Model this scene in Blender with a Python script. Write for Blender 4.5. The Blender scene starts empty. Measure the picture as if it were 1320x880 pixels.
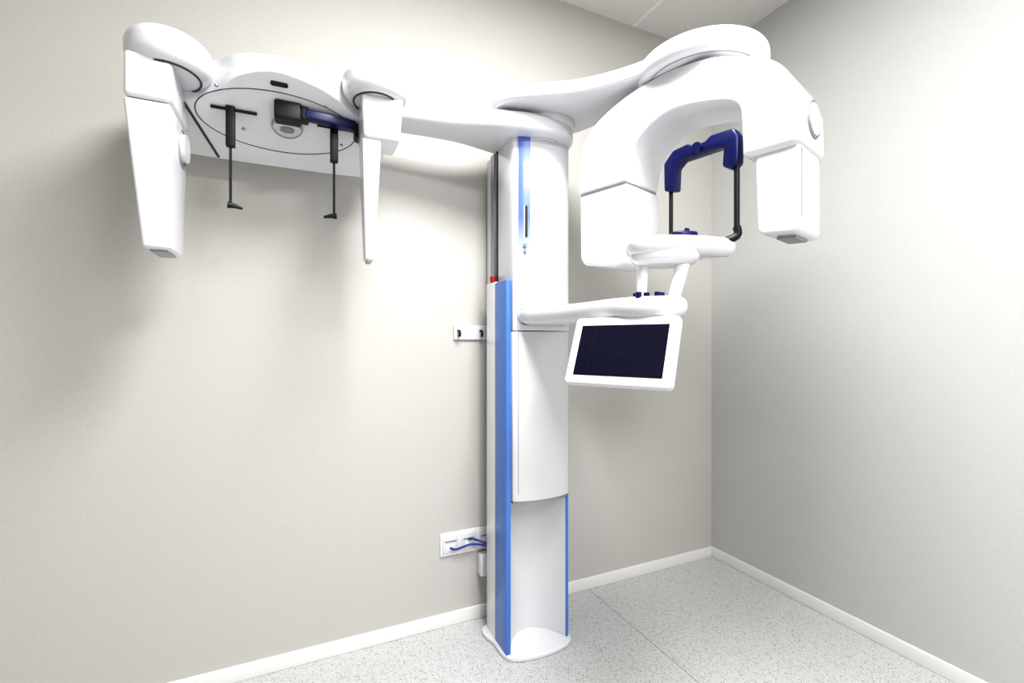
import bpy, bmesh, math
from mathutils import Vector, Matrix

scene = bpy.context.scene
# ------------------------------------------------------------------ materials
def mat(name, col, rough=0.4, metal=0.0, coat=0.0, emis=None, estr=0.0, spec=0.5):
    m = bpy.data.materials.new(name); m.use_nodes = True
    b = m.node_tree.nodes['Principled BSDF']
    b.inputs['Base Color'].default_value = (*col, 1)
    b.inputs['Roughness'].default_value = rough
    b.inputs['Metallic'].default_value = metal
    b.inputs['Coat Weight'].default_value = coat
    b.inputs['Specular IOR Level'].default_value = spec
    if emis:
        b.inputs['Emission Color'].default_value = (*emis, 1)
        b.inputs['Emission Strength'].default_value = estr
    return m

def wall_mat(name, col, col2):
    m = mat(name, col, 0.7)
    nt = m.node_tree; b = nt.nodes['Principled BSDF']
    tc = nt.nodes.new('ShaderNodeTexCoord')
    n1 = nt.nodes.new('ShaderNodeTexNoise'); n1.inputs['Scale'].default_value = 220; n1.inputs['Detail'].default_value = 4
    mp = nt.nodes.new('ShaderNodeMapping'); mp.inputs['Scale'].default_value = (1, 1, 0.35)
    nt.links.new(tc.outputs['Object'], mp.inputs['Vector'])
    nt.links.new(mp.outputs['Vector'], n1.inputs['Vector'])
    mx = nt.nodes.new('ShaderNodeMix'); mx.data_type = 'RGBA'
    mx.inputs[6].default_value = (*col, 1); mx.inputs[7].default_value = (*col2, 1)
    nt.links.new(n1.outputs['Fac'], mx.inputs[0])
    nt.links.new(mx.outputs[2], b.inputs['Base Color'])
    bp = nt.nodes.new('ShaderNodeBump'); bp.inputs['Strength'].default_value = 0.2; bp.inputs['Distance'].default_value = 0.002
    nt.links.new(n1.outputs['Fac'], bp.inputs['Height'])
    nt.links.new(bp.outputs['Normal'], b.inputs['Normal'])
    return m

def floor_mat():
    m = mat('speckled_vinyl', (0.6, 0.6, 0.59), 0.4)
    nt = m.node_tree; b = nt.nodes['Principled BSDF']
    tc = nt.nodes.new('ShaderNodeTexCoord')
    def vor(scale, lo, dark):
        v = nt.nodes.new('ShaderNodeTexVoronoi'); v.inputs['Scale'].default_value = scale
        nt.links.new(tc.outputs['Object'], v.inputs['Vector'])
        sep = nt.nodes.new('ShaderNodeSeparateColor'); nt.links.new(v.outputs['Color'], sep.inputs[0])
        r = nt.nodes.new('ShaderNodeValToRGB'); r.color_ramp.interpolation = 'CONSTANT'
        r.color_ramp.elements[0].color = (*dark, 1); r.color_ramp.elements[1].position = lo
        r.color_ramp.elements[1].color = (1, 1, 1, 1)
        nt.links.new(sep.outputs[0], r.inputs[0]); return r
    a = vor(260, 0.12, (0.60, 0.59, 0.58))
    c = vor(420, 0.25, (0.86, 0.855, 0.85))
    mul = nt.nodes.new('ShaderNodeMix'); mul.data_type = 'RGBA'; mul.blend_type = 'MULTIPLY'; mul.inputs[0].default_value = 1
    nt.links.new(a.outputs[0], mul.inputs[6]); nt.links.new(c.outputs[0], mul.inputs[7])
    m2 = nt.nodes.new('ShaderNodeMix'); m2.data_type = 'RGBA'; m2.blend_type = 'MULTIPLY'; m2.inputs[0].default_value = 1
    m2.inputs[6].default_value = (0.58, 0.58, 0.58, 1)
    nt.links.new(mul.outputs[2], m2.inputs[7]); nt.links.new(m2.outputs[2], b.inputs['Base Color'])
    return m

WHITE = mat('white_enamel', (0.73, 0.74, 0.765), 0.2, coat=0.5)
WHITE2 = mat('white_plastic_matte', (0.68, 0.69, 0.71), 0.4)
GREY = mat('grey_metal', (0.33, 0.34, 0.36), 0.35, 0.6)
DARK = mat('dark_seam', (0.03, 0.03, 0.035), 0.5)
BLACK = mat('black_plastic', (0.004, 0.004, 0.006), 0.45, spec=.35)
NAVY = mat('navy_plastic', (0.0015, 0.004, 0.062), 0.35, spec=.35)
BLUE = mat('blue_lacquer', (0.065, 0.19, 0.56), 0.3)
DBLUE = mat('cable_blue', (0.01, 0.03, 0.25), 0.4)
RED = mat('red_plastic', (0.33, 0.01, 0.015), 0.35)
SCREEN = mat('display_glass', (0.0006, 0.0006, 0.012), 0.0, spec=.5)
SEAMW = mat('soft_seam', (0.28, 0.28, 0.30), 0.5)
WALL = wall_mat('greige_wallcovering', (0.485, 0.474, 0.452), (0.575, 0.562, 0.538))
WALLR = wall_mat('greige_wallcovering_light', (0.48, 0.476, 0.466), (0.57, 0.565, 0.553))
TRIM = mat('white_trim', (0.80, 0.80, 0.79), 0.35)
CEIL = mat('ceiling_tile', (0.70, 0.695, 0.67), 0.8)
LAMP = mat('lamp_diffuser', (0.9, 0.9, 0.9), 0.4, emis=(1, 1, 1), estr=4.0)

# ------------------------------------------------------------------ helpers
def finish(name, bm, m, parent=None, sharp=38, smooth=True):
    bmesh.ops.recalc_face_normals(bm, faces=bm.faces[:])
    me = bpy.data.meshes.new(name); bm.to_mesh(me); bm.free()
    if smooth:
        for p in me.polygons: p.use_smooth = True
        me.set_sharp_from_angle(angle=math.radians(sharp))
    me.materials.append(m)
    ob = bpy.data.objects.new(name, me); scene.collection.objects.link(ob)
    if parent: ob.parent = parent
    return ob

def spline(pts, n=6, closed=True):
    out = []; L = len(pts)
    rng = range(L) if closed else range(L - 1)
    for i in rng:
        if closed: p = [pts[(i + k) % L] for k in (-1, 0, 1, 2)]
        else: p = [pts[max(0, min(L - 1, i + k))] for k in (-1, 0, 1, 2)]
        p = [Vector(q) for q in p]
        for j in range(n):
            t = j / n
            out.append(0.5 * ((2 * p[1]) + (-p[0] + p[2]) * t + (2 * p[0] - 5 * p[1] + 4 * p[2] - p[3]) * t * t + (-p[0] + 3 * p[1] - 3 * p[2] + p[3]) * t ** 3))
    if not closed: out.append(Vector(pts[-1]))
    return out

def XY(u, v, h): return Vector((u, v, h))

def prism(name, pts, h0, h1, m, parent=None, frame=XY, bevel=0.0, segs=4, smooth_n=0, bot=None, sharp=38):
    if smooth_n: pts = spline(pts, smooth_n)
    bm = bmesh.new()
    lo = [bm.verts.new(frame(p[0], p[1], bot(p[0], p[1]) if bot else h0)) for p in pts]
    hi = [bm.verts.new(frame(p[0], p[1], h1)) for p in pts]
    n = len(pts)
    bm.faces.new(lo[::-1]); bm.faces.new(hi)
    for i in range(n):
        bm.faces.new((lo[i], lo[(i + 1) % n], hi[(i + 1) % n], hi[i]))
    bmesh.ops.recalc_face_normals(bm, faces=bm.faces[:])
    if bevel:
        ed = [e for e in bm.edges if len(e.link_faces) == 2 and e.calc_face_angle() > math.radians(30)]
        bmesh.ops.bevel(bm, geom=ed, offset=bevel, segments=segs, profile=0.5, affect='EDGES', clamp_overlap=True)
    return finish(name, bm, m, parent, sharp)

def pillow(name, pts, h0, h1, m, parent=None, rb=.02, rt=.02, ib=None, it=None, smooth_n=6, frame=XY, n=7):
    """slab with elliptically rounded lower (rb high, ib inset) and upper (rt, it) edges"""
    ib = ib or rb; it = it or rt
    pts = [Vector(p[:2]) for p in (spline([Vector((*p[:2], 0)) for p in pts], smooth_n) if smooth_n else pts)]
    N = len(pts)
    area = sum(pts[i].x * pts[(i + 1) % N].y - pts[(i + 1) % N].x * pts[i].y for i in range(N))
    sg = 1 if area > 0 else -1
    nor = []
    for i in range(N):
        t = (pts[(i + 2) % N] - pts[(i - 2) % N]).normalized(); nor.append(Vector((-t.y, t.x)) * sg)
    prof = []
    for k in range(n + 1):
        a = math.pi / 2 * k / n; prof.append((ib * (1 - math.sin(a)), h0 + rb * (1 - math.cos(a))))
    for k in range(n + 1):
        a = math.pi / 2 * k / n; prof.append((it * (1 - math.cos(a)), h1 - rt * (1 - math.sin(a))))
    rings = [[frame(p.x + q.x * ins, p.y + q.y * ins, h) for p, q in zip(pts, nor)] for ins, h in prof]
    return loft(name, rings, m, parent, 50)

def box(name, x0, x1, y0, y1, z0, z1, m, parent=None, bevel=0.0, segs=3, frame=XY):
    return prism(name, [(x0, y0), (x1, y0), (x1, y1), (x0, y1)], z0, z1, m, parent, frame, bevel, segs)

def loft(name, rings, m, parent=None, sharp=40):
    bm = bmesh.new()
    R = [[bm.verts.new(Vector(p)) for p in r] for r in rings]
    n = len(R[0])
    for a, b in zip(R, R[1:]):
        for i in range(n): bm.faces.new((a[i], a[(i + 1) % n], b[(i + 1) % n], b[i]))
    bm.faces.new(R[0][::-1]); bm.faces.new(R[-1])
    return finish(name, bm, m, parent, sharp)

def tube(name, pts, r, m, parent=None, seg=12, sm=0):
    pts = [Vector(p) for p in pts]
    if sm: pts = spline(pts, sm, closed=False)
    rr = r if isinstance(r, (list, tuple)) else None
    rings = []; prev = None
    for i, p in enumerate(pts):
        t = (pts[min(i + 1, len(pts) - 1)] - pts[max(i - 1, 0)]).normalized()
        up = prev if prev is not None else (Vector((0, 0, 1)) if abs(t.z) < 0.9 else Vector((1, 0, 0)))
        a = t.cross(up).normalized(); b = a.cross(t).normalized(); prev = b
        f = i / (len(pts) - 1)
        rad = rr[0] + (rr[1] - rr[0]) * f if rr else r
        rings.append([p + rad * (math.cos(2 * math.pi * k / seg) * a + math.sin(2 * math.pi * k / seg) * b) for k in range(seg)])
    return loft(name, rings, m, parent)

def circle(cx, cy, rx, ry=None, n=64, ang=0):
    ry = ry or rx
    c, s = math.cos(ang), math.sin(ang)
    return [(cx + rx * math.cos(2 * math.pi * i / n) * c - ry * math.sin(2 * math.pi * i / n) * s,
             cy + rx * math.cos(2 * math.pi * i / n) * s + ry * math.sin(2 * math.pi * i / n) * c) for i in range(n)]

def ring(name, center, u, v, ru, rv, r, m, parent, n=72):
    u, v, c = Vector(u), Vector(v), Vector(center); w = u.cross(v).normalized()
    bm = bmesh.new(); R = []
    for i in range(n):
        a = 2 * math.pi * i / n
        d = (u * math.cos(a) * ru + v * math.sin(a) * rv); p = c + d; dn = d.normalized()
        R.append([bm.verts.new(p + r * (math.cos(k * math.pi / 3) * dn + math.sin(k * math.pi / 3) * w)) for k in range(6)])
    for i in range(n):
        A, B = R[i], R[(i + 1) % n]
        for k in range(6): bm.faces.new((A[k], A[(k + 1) % 6], B[(k + 1) % 6], B[k]))
    return finish(name, bm, m, parent)

def empty(name, loc=(0, 0, 0)):
    e = bpy.data.objects.new(name, None); scene.collection.objects.link(e); return e

FZ = -0.06      # floor level (whole scene is lifted at the end so the floor is z=0)
CZ = 3.01
XL, YF = -4.9, -4.4
# ------------------------------------------------------------------ room
box('floor', XL, 0, YF, 0, FZ - 0.1, FZ, floor_mat())
box('ceiling', XL, 0, YF, 0, CZ, CZ + 0.1, CEIL)
box('wall_back', XL - 0.1, 0.1, 0, 0.1, FZ - 0.1, CZ + 0.1, WALL)
box('wall_right', 0, 0.1, YF - 0.1, 0, FZ - 0.1, CZ + 0.1, WALLR)
box('wall_left', XL - 0.1, XL, YF - 0.1, 0, FZ - 0.1, CZ + 0.1, WALL)
box('wall_front', XL, 0, YF - 0.1, YF, FZ - 0.1, CZ + 0.1, WALL)
box('baseboard_back', XL, 0, -0.014, 0, FZ, 0.0, TRIM, bevel=0.003)
box('baseboard_right', -0.014, 0, YF, -0.014, FZ, 0.0, TRIM, bevel=0.003)
box('baseboard_left', XL, XL + 0.014, YF, -0.014, FZ, 0.0, TRIM, bevel=0.003)
# ceiling grid
grid = empty('ceiling_grid')
for i in range(1, 8):
    x = -0.6 * i
    box('runner_x%d' % i, x - 0.012, x + 0.012, YF, 0, CZ - 0.003, CZ, TRIM, grid)
for i in range(1, 7):
    y = -0.6 * i
    box('runner_y%d' % i, XL, 0, y - 0.012, y + 0.012, CZ - 0.004, CZ, TRIM, grid)
fs = empty('floor_seam')
box('seam', -0.905, -0.902, YF, 0, FZ, FZ + 0.0006, SEAMW, fs)

# ------------------------------------------------------------------ machine
M = empty('panoramic_dental_xray_machine')

# --- base + fixed column
prism('base_plate', [(-1.53, -.10), (-1.535, -.24), (-1.53, -.32), (-1.49, -.365), (-1.37, -.385), (-1.25, -.365), (-1.212, -.32), (-1.208, -.24), (-1.212, -.10)],
      FZ, FZ + 0.02, WHITE, M, bevel=0.006, smooth_n=5)
box('side_panel_white', -1.525, -1.503, -.215, -.115, FZ + .018, 1.51, WHITE, M, bevel=0.004)
box('side_panel_blue', -1.5255, -1.5025, -.335, -.215, FZ + .018, 1.505, BLUE, M, bevel=0.005)
box('side_panel_right', -1.237, -1.224, -.33, -.12, FZ + .018, 0.60, BLUE, M, bevel=0.003)
ch = [(-1.503, -.325)] + [( -1.37 - .13 * math.cos(t), -.205 - .115 * (abs(math.cos(t)) ** 2.2)) for t in [math.pi * k / 20 for k in range(1, 20)]] + [(-1.237, -.325), (-1.237, -.12), (-1.503, -.12)]
prism('column_channel', ch, FZ + .018, 0.72, WHITE2, M)
box('mast', -1.488, -1.25, -.185, -.03, 0.4, 2.10, WHITE2, M, bevel=0.004)
box('mast_rail', -1.497, -1.487, -.175, -.16, 0.6, 2.10, DARK, M)
box('mast_rail_b', -1.496, -1.486, -.135, -.095, 0.6, 2.10, GREY, M)
tube('emergency_button_collar', [(-1.514, -.165, 1.505), (-1.514, -.165, 1.516)], 0.009, DARK, M, 20)
tube('emergency_button', [(-1.514, -.165, 1.515), (-1.514, -.165, 1.538)], 0.0135, RED, M, 20)

# --- sliding carriage
xc, hw = -1.363, .137
def fy(x): return -.368 + (abs((x - xc) / hw)) ** 2.6 * .030
car = [(-1.50, -.19)] + [(-1.50, -.30), (-1.4995, -.325)] + [(x, fy(x)) for x in [xc - hw + .004 + (2 * hw - .008) * k / 24 for k in range(25)]] + [(-1.2265, -.325), (-1.226, -.30), (-1.226, -.19)]
prism('carriage_lower', car, 0.589, 1.292, WHITE, M, bevel=0.004, segs=2)
prism('carriage_upper', car, 1.295, 2.105, WHITE, M, bevel=0.003, segs=2)
prism('carriage_foot_trim', [(xc + (p[0] - xc) * .985, p[1] + .003) for p in car], 0.580, 0.590, GREY, M)
def strip(name, x0, x1, z0, z1, m, off=.0012, nz=1):
    bm = bmesh.new(); xs = [x0 + (x1 - x0) * k / 6 for k in range(7)]
    a = [bm.verts.new((x, fy(x) - off, z0)) for x in xs]; b = [bm.verts.new((x, fy(x) - off, z1)) for x in xs]
    c = [bm.verts.new((x, fy(x) + .002, z0)) for x in xs]; d = [bm.verts.new((x, fy(x) + .002, z1)) for x in xs]
    for i in range(6):
        bm.faces.new((a[i], a[i + 1], b[i + 1], b[i])); bm.faces.new((c[i], c[i + 1], d[i + 1], d[i]))
        bm.faces.new((a[i], a[i + 1], c[i + 1], c[i])); bm.faces.new((b[i], b[i + 1], d[i + 1], d[i]))
    bm.faces.new((a[0], b[0], d[0], c[0])); bm.faces.new((a[6], b[6], d[6], c[6]))
    return finish(name, bm, m, M)
FADE = mat('blue_fade_decal', (.1, .2, .7), 0.25, coat=.3)
nt = FADE.node_tree; tc = nt.nodes.new('ShaderNodeTexCoord'); sp = nt.nodes.new('ShaderNodeSeparateXYZ')
mr = nt.nodes.new('ShaderNodeMapRange'); mr.inputs[1].default_value = 1.48; mr.inputs[2].default_value = 1.76
mx = nt.nodes.new('ShaderNodeMix'); mx.data_type = 'RGBA'
mx.inputs[6].default_value = (0.73, 0.74, 0.765, 1); mx.inputs[7].default_value = (0.085, 0.16, 0.56, 1)
nt.links.new(tc.outputs['Object'], sp.inputs[0]); nt.links.new(sp.outputs[2], mr.inputs[0]); nt.links.new(mr.outputs[0], mx.inputs[0])
nt.links.new(mx.outputs[2], nt.nodes['Principled BSDF'].inputs['Base Color'])
strip('blue_stripe', -1.477, -1.429, 1.46, 2.10, FADE)
strip('display_slot', -1.452, -1.441, 1.68, 1.81, BLACK, .0022)
strip('indicator_a', -1.456, -1.452, 1.68, 1.81, WHITE, .0020)
tube('indicator_lamp_a', [(-1.452, -.36, 1.645), (-1.452, -.3665, 1.645)], .008, GREY, M)
tube('indicator_lamp_b', [(-1.452, -.36, 1.62), (-1.452, -.3665, 1.62)], .006, GREY, M)
strip('panel_seam', -1.4775, -1.4757, 0.62, 1.30, SEAMW, .0006)
strip('panel_seam_b', -1.4805, -1.4790, 1.30, 2.10, SEAMW, .0006)

# --- column head + cephalostat arm
tube('hub', [(-1.36, -.27, 2.09), (-1.36, -.27, 2.205)], .115, WHITE2, M, 48)
ring('hub_ring', (-1.32, -.33, 2.186), (1, 0, 0), (0, 1, 0), .135, .125, .004, DARK, M)
prism('head_collar', circle(-1.33, -.31, .128, n=72), 2.15, 2.186, WHITE, M, bevel=.01)
pillow('cephalostat_arm', [(-2.06, -.30), (-1.93, -.32), (-1.75, -.35), (-1.57, -.41), (-1.42, -.44), (-1.29, -.425), (-1.22, -.36), (-1.205, -.26), (-1.27, -.15), (-1.45, -.12), (-1.7, -.17), (-2.06, -.17)],
      2.095, 2.170, WHITE, M, rb=.02, rt=.035, ib=.02, it=.03)

# --- rotating unit carrier arm (top)
pillow('carrier_arm', [(-1.59, -.38), (-1.56, -.455), (-1.46, -.53), (-1.36, -.60), (-1.285, -.68), (-1.225, -.77), (-1.17, -.87), (-1.05, -.93), (-.93, -.87), (-.97, -.74), (-1.06, -.62), (-1.11, -.48), (-1.14, -.36), (-1.21, -.24), (-1.36, -.18), (-1.5, -.21), (-1.575, -.29)],
      2.182, 2.242, WHITE, M, rb=.016, rt=.034, ib=.014, it=.03)
prism('pivot_disc', circle(-1.012, -.867, .217, n=96), 2.162, 2.234, WHITE, M, bevel=0.03, segs=6)
ring('pivot_disc_seam', (-1.012, -.867, 2.1615), (1, 0, 0), (0, 1, 0), .182, .182, .0015, SEAMW, M)

# --- C-arm
C = Vector((-1.06, -.86, 0)); S = Vector((.29, -.957, 0)); W = Vector((.957, .29, 0))
def CF(s, z, w): return C + S * s + W * w + Vector((0, 0, z))
prof = [(-.405, 1.835), (-.405, 1.93), (-.392, 2.01), (-.355, 2.07), (-.29, 2.11), (-.2, 2.14), (-.1, 2.158), (0, 2.163), (.12, 2.145), (.22, 2.105), (.30, 2.06), (.35, 2.0), (.375, 1.92), (.378, 1.80),
        (.225, 1.80), (.222, 1.90), (.215, 1.955), (.18, 1.985), (.1, 2.010), (0, 2.025), (-.08, 2.008), (-.14, 1.968), (-.172, 1.905), (-.185, 1.835)]
def seg_smooth(p, idx0, idx1, n):
    return [tuple(q) for q in spline(p[idx0:idx1], n, closed=False)]
outline = seg_smooth(prof, 0, 14, 5) + seg_smooth(prof, 14, 24, 5)
prism('c_arm', outline, -.108, .108, WHITE, M, frame=CF, bevel=0.042, segs=8)
prism('c_arm_joint_line', [(-.400, 1.826), (-.400, 1.839), (-.19, 1.839), (-.19, 1.826)], -.103, .103, GREY, M, frame=CF, bevel=.0)
prism('tube_head', [(-.405, 1.828), (-.402, 1.58), (-.385, 1.552), (-.23, 1.525), (-.205, 1.535), (-.185, 1.62), (-.172, 1.72), (-.180, 1.828)], -.108, .108, WHITE, M, frame=CF, bevel=0.032, segs=6)
prism('sensor_head', [(.255, 1.815), (.262, 1.575), (.275, 1.562), (.36, 1.555), (.372, 1.57), (.372, 1.815)], -.095, .095, WHITE, M, frame=CF, bevel=0.014, segs=4)
prism('sensor_head_foot', [(.30, 1.558), (.30, 1.550), (.35, 1.548), (.35, 1.558)], -.05, .05, GREY, M, frame=CF)
prism('sensor_panel_seam', [(.3715, 1.60), (.3735, 1.60), (.3735, 1.79), (.3715, 1.79)], -.078, -.075, SEAMW, M, frame=CF)
prism('sensor_shell', [(.222, 1.795), (.222, 1.95), (.235, 2.0), (.27, 2.03), (.325, 2.035), (.355, 1.985), (.379, 1.92), (.382, 1.795)], -.114, .114, WHITE, M, frame=CF, bevel=.03, segs=6)
ring('sensor_knob_ring', CF(.381, 1.89, .0), tuple(W), (0, 0, 1), .052, .052, .004, SEAMW, M)
tube('sensor_knob', [CF(.360, 1.89, 0), CF(.386, 1.89, 0)], .046, WHITE, M, 40)

# --- patient support arm
pillow('support_arm', [(-1.478, -.37), (-1.482, -.42), (-1.465, -.52), (-1.435, -.70), (-1.43, -.88), (-1.405, -.98), (-1.35, -1.045), (-1.28, -1.055), (-1.22, -1.01), (-1.195, -.91), (-1.215, -.75), (-1.24, -.55), (-1.24, -.40), (-1.25, -.34), (-1.46, -.34)],
      1.318, 1.384, WHITE, M, rb=.035, rt=.026, ib=.035, it=.022)
tube('post_a', [(-1.329, -.931, 1.37), (-1.322, -.931, 1.51)], [.015, .018], WHITE, M, 20)
tube('post_b', [(-1.271, -1.005, 1.37), (-1.225, -1.005, 1.51)], [.018, .022], WHITE, M, 20)
for i, (dx, dy) in enumerate([(-.055, -.02), (-.04, .01), (-.025, -.02), (-.01, -.05), (.015, -.04)]):
    tube('arm_knob_%d' % i, [(-1.33 + dx, -.965 + dy, 1.378), (-1.33 + dx, -.965 + dy, 1.396)], .009, NAVY, M, 14)
# chin platform
R = Vector((.9087, -.4175)); F = Vector((.4175, .9087)); pc = Vector((-1.228, -.962))
def plat(u, v): q = pc + R * u + F * v; return (q.x, q.y)
pillow('chin_platform', [plat(*p) for p in [(-.152, -.02), (-.13, -.07), (-.06, -.095), (.05, -.085), (.12, -.065), (.172, -.045), (.178, -.015), (.13, .04), (.08, .13), (.02, .155), (-.07, .12), (-.135, .05)]],
      1.512, 1.568, WHITE, M, rb=.034, rt=.02, ib=.03, it=.016)
pillow('chin_platform_under', [plat(*p) for p in [(-.140, -.03), (-.07, -.083), (.04, -.078), (.07, .0), (.0, .08), (-.10, .06)]],
      1.486, 1.545, WHITE, M, rb=.03, rt=.02, ib=.03, it=.01)
prism('chin_rest', [plat(*p) for p in [(.0, .02), (.03, .0), (.08, .01), (.08, .05), (.02, .06)]], 1.566, 1.600, NAVY, M, bevel=.006, smooth_n=4)
tube('chin_rest_bite', [(*plat(.045, .03), 1.58), (*plat(.055, .03), 1.612)], .008, NAVY, M)
P1 = Vector((-1.136, -.855, 0)); P2 = Vector((-1.085, -1.077, 0)); d = (P2 - P1).normalized(); nn = Vector((-d.y, d.x, 0))
tube('support_rod_a', [P1 + Vector((0, 0, 1.55)), P1 + Vector((0, 0, 1.87))], .007, BLACK, M)
tube('support_rod_b', [P2 + Vector((0, 0, 1.575)), P2 + Vector((0, 0, 1.87))], .0085, BLACK, M)
tube('rod_elbow', [P2 + Vector((0, 0, 1.60)), P2 + Vector((0, 0, 1.572)), P2 + Vector((-.04, .025, 1.552))], .012, BLACK, M, 14, 4)
def TF(s, z, w): return P1 + d * s + nn * w + Vector((0, 0, z))
L = (P2 - P1).length
prism('temple_support', [(-.014, 1.765), (.026, 1.760), (.030, 1.835), (.052, 1.853), (L - .052, 1.853), (L - .032, 1.845), (L - .036, 1.79), (L - .01, 1.775), (L + .012, 1.79), (L + .014, 1.87), (L, 1.897), (.5 * L + .04, 1.900), (.5 * L + .02, 1.887), (.5 * L - .02, 1.887), (.5 * L - .04, 1.900), (.02, 1.895), (-.016, 1.86)],
      -.022, .022, NAVY, M, frame=TF, bevel=.007, segs=3)
tube('temple_knob', [TF(.5 * L, 1.872, -.036), TF(.5 * L, 1.872, .02)], .016, NAVY, M, 16)

# --- touch screen console
cen = Vector((-1.434, -.962, 1.222)); w_ = Vector((.477, -.879, 0)).normalized(); nh = Vector((-.879, -.477, 0))
phi = math.radians(23); up = -nh * math.sin(phi) + Vector((0, 0, math.cos(phi))); nrm = w_.cross(up).normalized()
if nrm.dot(nh) < 0: nrm = -nrm
def SF(u, v, h): return cen + w_ * u + up * v + nrm * h
def rrect(a, b, r, n=6):
    o = []
    for cx, cy, st in ((a - r, b - r, 0), (-a + r, b - r, 90), (-a + r, -b + r, 180), (a - r, -b + r, 270)):
        for k in range(n + 1):
            t = math.radians(st + 90 * k / n); o.append((cx + r * math.cos(t), cy + r * math.sin(t)))
    return o
prism('touchscreen_housing', rrect(.166, .110, .014), -.022, .006, WHITE, M, frame=SF, bevel=.006, segs=3)
prism('touchscreen_display', [(-.138, -.082), (.138, -.082), (.138, .082), (-.138, .082)], .004, .0072, SCREEN, M, frame=SF)
tube('touchscreen_bracket', [SF(0, .05, -.02), SF(.02, .09, -.05), Vector((-1.34, -.95, 1.33))], .022, WHITE2, M, 16, 4)

# --- cephalostat head
def cbot(x, y): return 2.067 - .462 * (y + .46)
prism('cephalostat_body', [(-2.70, -.13), (-2.735, -.22), (-2.72, -.32), (-2.62, -.33), (-2.54, -.37), (-2.47, -.44), (-2.37, -.48), (-2.26, -.465), (-2.18, -.43), (-2.11, -.38), (-2.03, -.36), (-2.0, -.26), (-2.03, -.14), (-2.1, -.12), (-2.4, -.115), (-2.65, -.12)],
      0, 2.13, WHITE, M, bevel=.018, segs=5, smooth_n=6, bot=cbot)
prism('sensor_lobe', circle(-2.645, -.405, .108, .118, 64), 2.035, 2.135, WHITE, M, bevel=.04, segs=8)
prism('collimator_lobe', circle(-2.060, -.44, .108, .112, 64), 2.062, 2.156, WHITE, M, bevel=.036, segs=8)
def vbox(name, bx, tx, y0b, y1b, y0t, y1t, z0, z1, m, bev):
    bm = bmesh.new()
    b = [bm.verts.new(p) for p in ((bx[0], y0b, z0), (bx[1], y0b, z0), (bx[1], y1b, z0), (bx[0], y1b, z0))]
    t = [bm.verts.new(p) for p in ((tx[0], y0t, z1), (tx[1], y0t, z1), (tx[1], y1t, z1), (tx[0], y1t, z1))]
    bm.faces.new(b); bm.faces.new(t)
    for i in range(4): bm.faces.new((b[i], b[(i + 1) % 4], t[(i + 1) % 4], t[i]))
    bmesh.ops.recalc_face_normals(bm, faces=bm.faces[:])
    bmesh.ops.bevel(bm, geom=bm.edges[:], offset=bev, segments=4, profile=.5, affect='EDGES')
    return finish(name, bm, m, M)
vbox('ceph_sensor_mount', (-2.735, -2.625), (-2.735, -2.625), -.490, -.27, -.490, -.27, 1.925, 2.05, WHITE, .012)
vbox('ceph_sensor', (-2.697, -2.633), (-2.737, -2.628), -.475, -.30, -.485, -.26, 1.512, 1.922, WHITE, .010)
vbox('ceph_sensor_foot', (-2.685, -2.643), (-2.685, -2.643), -.45, -.34, -.45, -.34, 1.507, 1.515, GREY, .002)
ring('ceph_sensor_disc', (-2.6285, -.335, 1.85), (0, 1, 0), (0, 0, 1), .05, .055, .003, SEAMW, M)
tube('ceph_sensor_boss', [(-2.635, -.335, 1.85), (-2.615, -.335, 1.85)], .042, WHITE, M, 32)
vbox('collimator_mount', (-2.106, -1.986), (-2.112, -1.976), -.49, -.35, -.50, -.34, 1.925, 2.07, WHITE, .012)
vbox('collimator_blade', (-2.098, -2.066), (-2.108, -2.046), -.47, -.41, -.478, -.37, 1.522, 1.930, WHITE, .008)
vbox('collimator_tip', (-2.092, -2.076), (-2.092, -2.076), -.465, -.42, -.465, -.42, 1.515, 1.53, GREY, .002)
for nm, lc, rx, ry, z in (('sensor_lobe_seam', (-2.645, -.405), .076, .086, 2.034), ('collimator_lobe_seam', (-2.060, -.44), .072, .078, 2.061)):
    ring(nm, (lc[0], lc[1], z), (1, 0, 0), (0, 1, 0), rx, ry, .003, DARK, M)
# underside details
sl = Vector((0, 1, -.462)).normalized()
def UN(x, y, off=0): return Vector((x, y, cbot(x, y) - off))
ring('rotation_ring', UN(-2.356, -.302, .000), (1, 0, 0), tuple(sl), .245, .126, .0018, DARK, M)
tube('slit', [UN(-2.655, -.40), UN(-2.56, -.125)], .0045, DARK, M, 8)
tube('slit_b', [UN(-2.075, -.34), UN(-2.065, -.14)], .004, DARK, M, 8)
prism('front_slot', rrect(.025, .007, .006), -.003, .003, BLACK, M, frame=lambda u, v, h: UN(-2.355 + u, -.445 + v, h))
tube('center_cap', [UN(-2.335, -.30, -.01), UN(-2.335, -.30, .012)], .045, WHITE2, M, 32)
ring('center_cap_ring', UN(-2.335, -.30, .006), (1, 0, 0), tuple(sl), .047, .047, .002, GREY, M)
tube('center_cap_inner', [UN(-2.335, -.30, .010), UN(-2.335, -.30, .018)], .022, GREY, M, 24)
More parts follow.
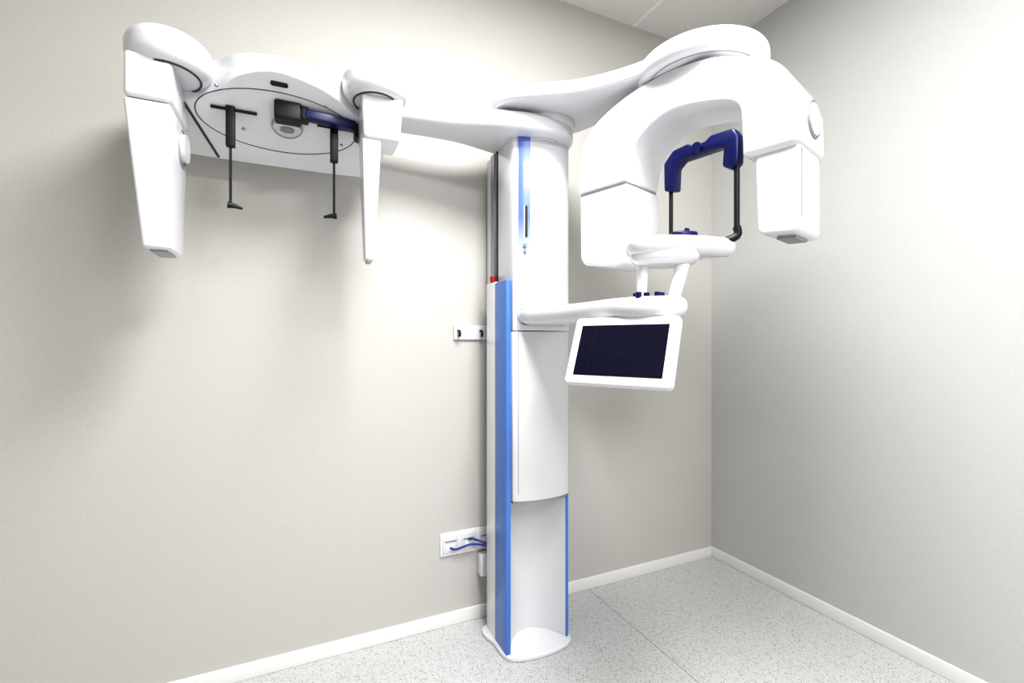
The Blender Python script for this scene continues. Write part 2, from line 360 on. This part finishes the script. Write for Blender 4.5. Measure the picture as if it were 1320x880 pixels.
for i, (x, y) in enumerate([(-2.50, -.33), (-2.186, -.33)]):
    box('ear_rod_holder_%d' % i, x - .013, x + .013, y - .012, y + .012, 1.88, cbot(x, y) + .003, BLACK, M, bevel=.003)
    tube('ear_rod_bar_%d' % i, [UN(x - .055, y, .006), UN(x + .075 - .03 * i, y, .006)], .005, BLACK, M, 8)
    tube('ear_rod_%d' % i, [(x, y, 1.89), (x, y, 1.692)], .0042, BLACK, M, 10)
    sg = 1 if i == 0 else -1
    tube('ear_plug_%d' % i, [(x - sg * .008, y, 1.692), (x + sg * .012, y, 1.690), (x + sg * .034, y, 1.684)], [.011, .004], BLACK, M, 12)
    for k in (-1, 1): tube('ring_bolt_%d_%d' % (i, k), [UN(x + k * .03, y + .07 * k, -.002), UN(x + k * .03, y + .07 * k, .004)], .005, GREY, M, 10)
box('nasion_block', -2.372, -2.290, -.40, -.34, 1.975, 2.035, BLACK, M, bevel=.008)
box('nasion_block_knob', -2.295, -2.268, -.395, -.345, 1.985, 2.030, BLACK, M, bevel=.006)
prism('nasion_slider', [(-2.28, -.398), (-2.20, -.392), (-2.115, -.372), (-2.115, -.335), (-2.20, -.355), (-2.28, -.362)],
      1.990, 2.022, NAVY, M, bevel=.005, segs=3)
prism('nasion_tip', [(-2.122, -.378), (-2.09, -.365), (-2.088, -.32), (-2.112, -.315), (-2.122, -.335)], 1.965, 2.014, BLACK, M, bevel=.005)

# ------------------------------------------------------------------ wall fittings
H = empty('wall_hook_rail')
box('rail', -1.645, -1.47, -.012, 0, 1.258, 1.326, WHITE, H, bevel=.003)
for i, x in enumerate((-1.625, -1.515)):
    tube('hook_%d' % i, [(x, -.01, 1.30), (x, -.03, 1.298), (x, -.038, 1.285), (x, -.03, 1.275)], .006, BLACK, H, 10, 3)
O = empty('wall_power_outlet')
box('plate', -1.71, -1.44, -.010, 0, .262, .368, TRIM, O, bevel=.003)
for i in range(3):
    x0 = -1.70 + i * .087
    box('module_%d' % i, x0, x0 + .078, -.014, -.008, .275, .355, WHITE2, O, bevel=.002)
    box('module_label_%d' % i, x0 + .012, x0 + .066, -.0148, -.0138, .325, .332, SEAMW, O)
    box('socket_%d' % i, x0 + .02, x0 + .058, -.0150, -.0138, .288, .315, TRIM, O, bevel=.0005)
NC = empty('network_cable')
tube('cable_a', [(-1.665, -.014, .30), (-1.64, -.03, .295), (-1.58, -.04, .31), (-1.53, -.05, .305), (-1.48, -.07, .29)], .005, DBLUE, NC, 10, 6)
tube('cable_b', [(-1.575, -.014, .325), (-1.56, -.03, .33), (-1.53, -.04, .318), (-1.48, -.07, .30)], .005, DBLUE, NC, 10, 6)
PC = empty('cable_junction_box')
box('housing', -1.53, -1.45, -.055, 0, .15, .255, WHITE2, PC, bevel=.012)

# ------------------------------------------------------------------ lights (recessed ceiling panels)
def panel(x, y, w, d_, power, col=(1, .998, .992)):
    e = empty('ceiling_light_panel')
    box('diffuser', x - w / 2, x + w / 2, y - d_ / 2, y + d_ / 2, CZ - .012, CZ - .004, LAMP, e)
    ld = bpy.data.lights.new('panel_light', 'AREA'); ld.shape = 'RECTANGLE'; ld.size = w; ld.size_y = d_; ld.energy = power; ld.color = col
    lo = bpy.data.objects.new('light', ld); lo.location = (x, y, CZ - .03); scene.collection.objects.link(lo); lo.parent = e
panel(-1.65, -1.50, .75, .75, 45)
panel(-1.5, -3.3, .75, .75, 50)
w = bpy.data.worlds.new('world'); scene.world = w; w.use_nodes = True
w.node_tree.nodes['Background'].inputs[0].default_value = (1, 1, 1, 1); w.node_tree.nodes['Background'].inputs[1].default_value = .5

# ------------------------------------------------------------------ camera
cam = bpy.data.cameras.new('camera'); co = bpy.data.objects.new('camera', cam); scene.collection.objects.link(co)
cam.sensor_width = 36; cam.lens = 36 * 600 / 1320; cam.clip_start = .01
co.location = (-2.301, -2.081, 1.25); co.rotation_euler = (math.radians(90), 0, -math.atan2(.4175, .9087))
scene.camera = co
for ob in bpy.data.objects:
    if ob.parent is None: ob.location.z += -FZ
scene.view_settings.view_transform = 'Standard'
scene.view_settings.look = 'None'
scene.view_settings.exposure = 0.82
scene.view_settings.gamma = 0.85
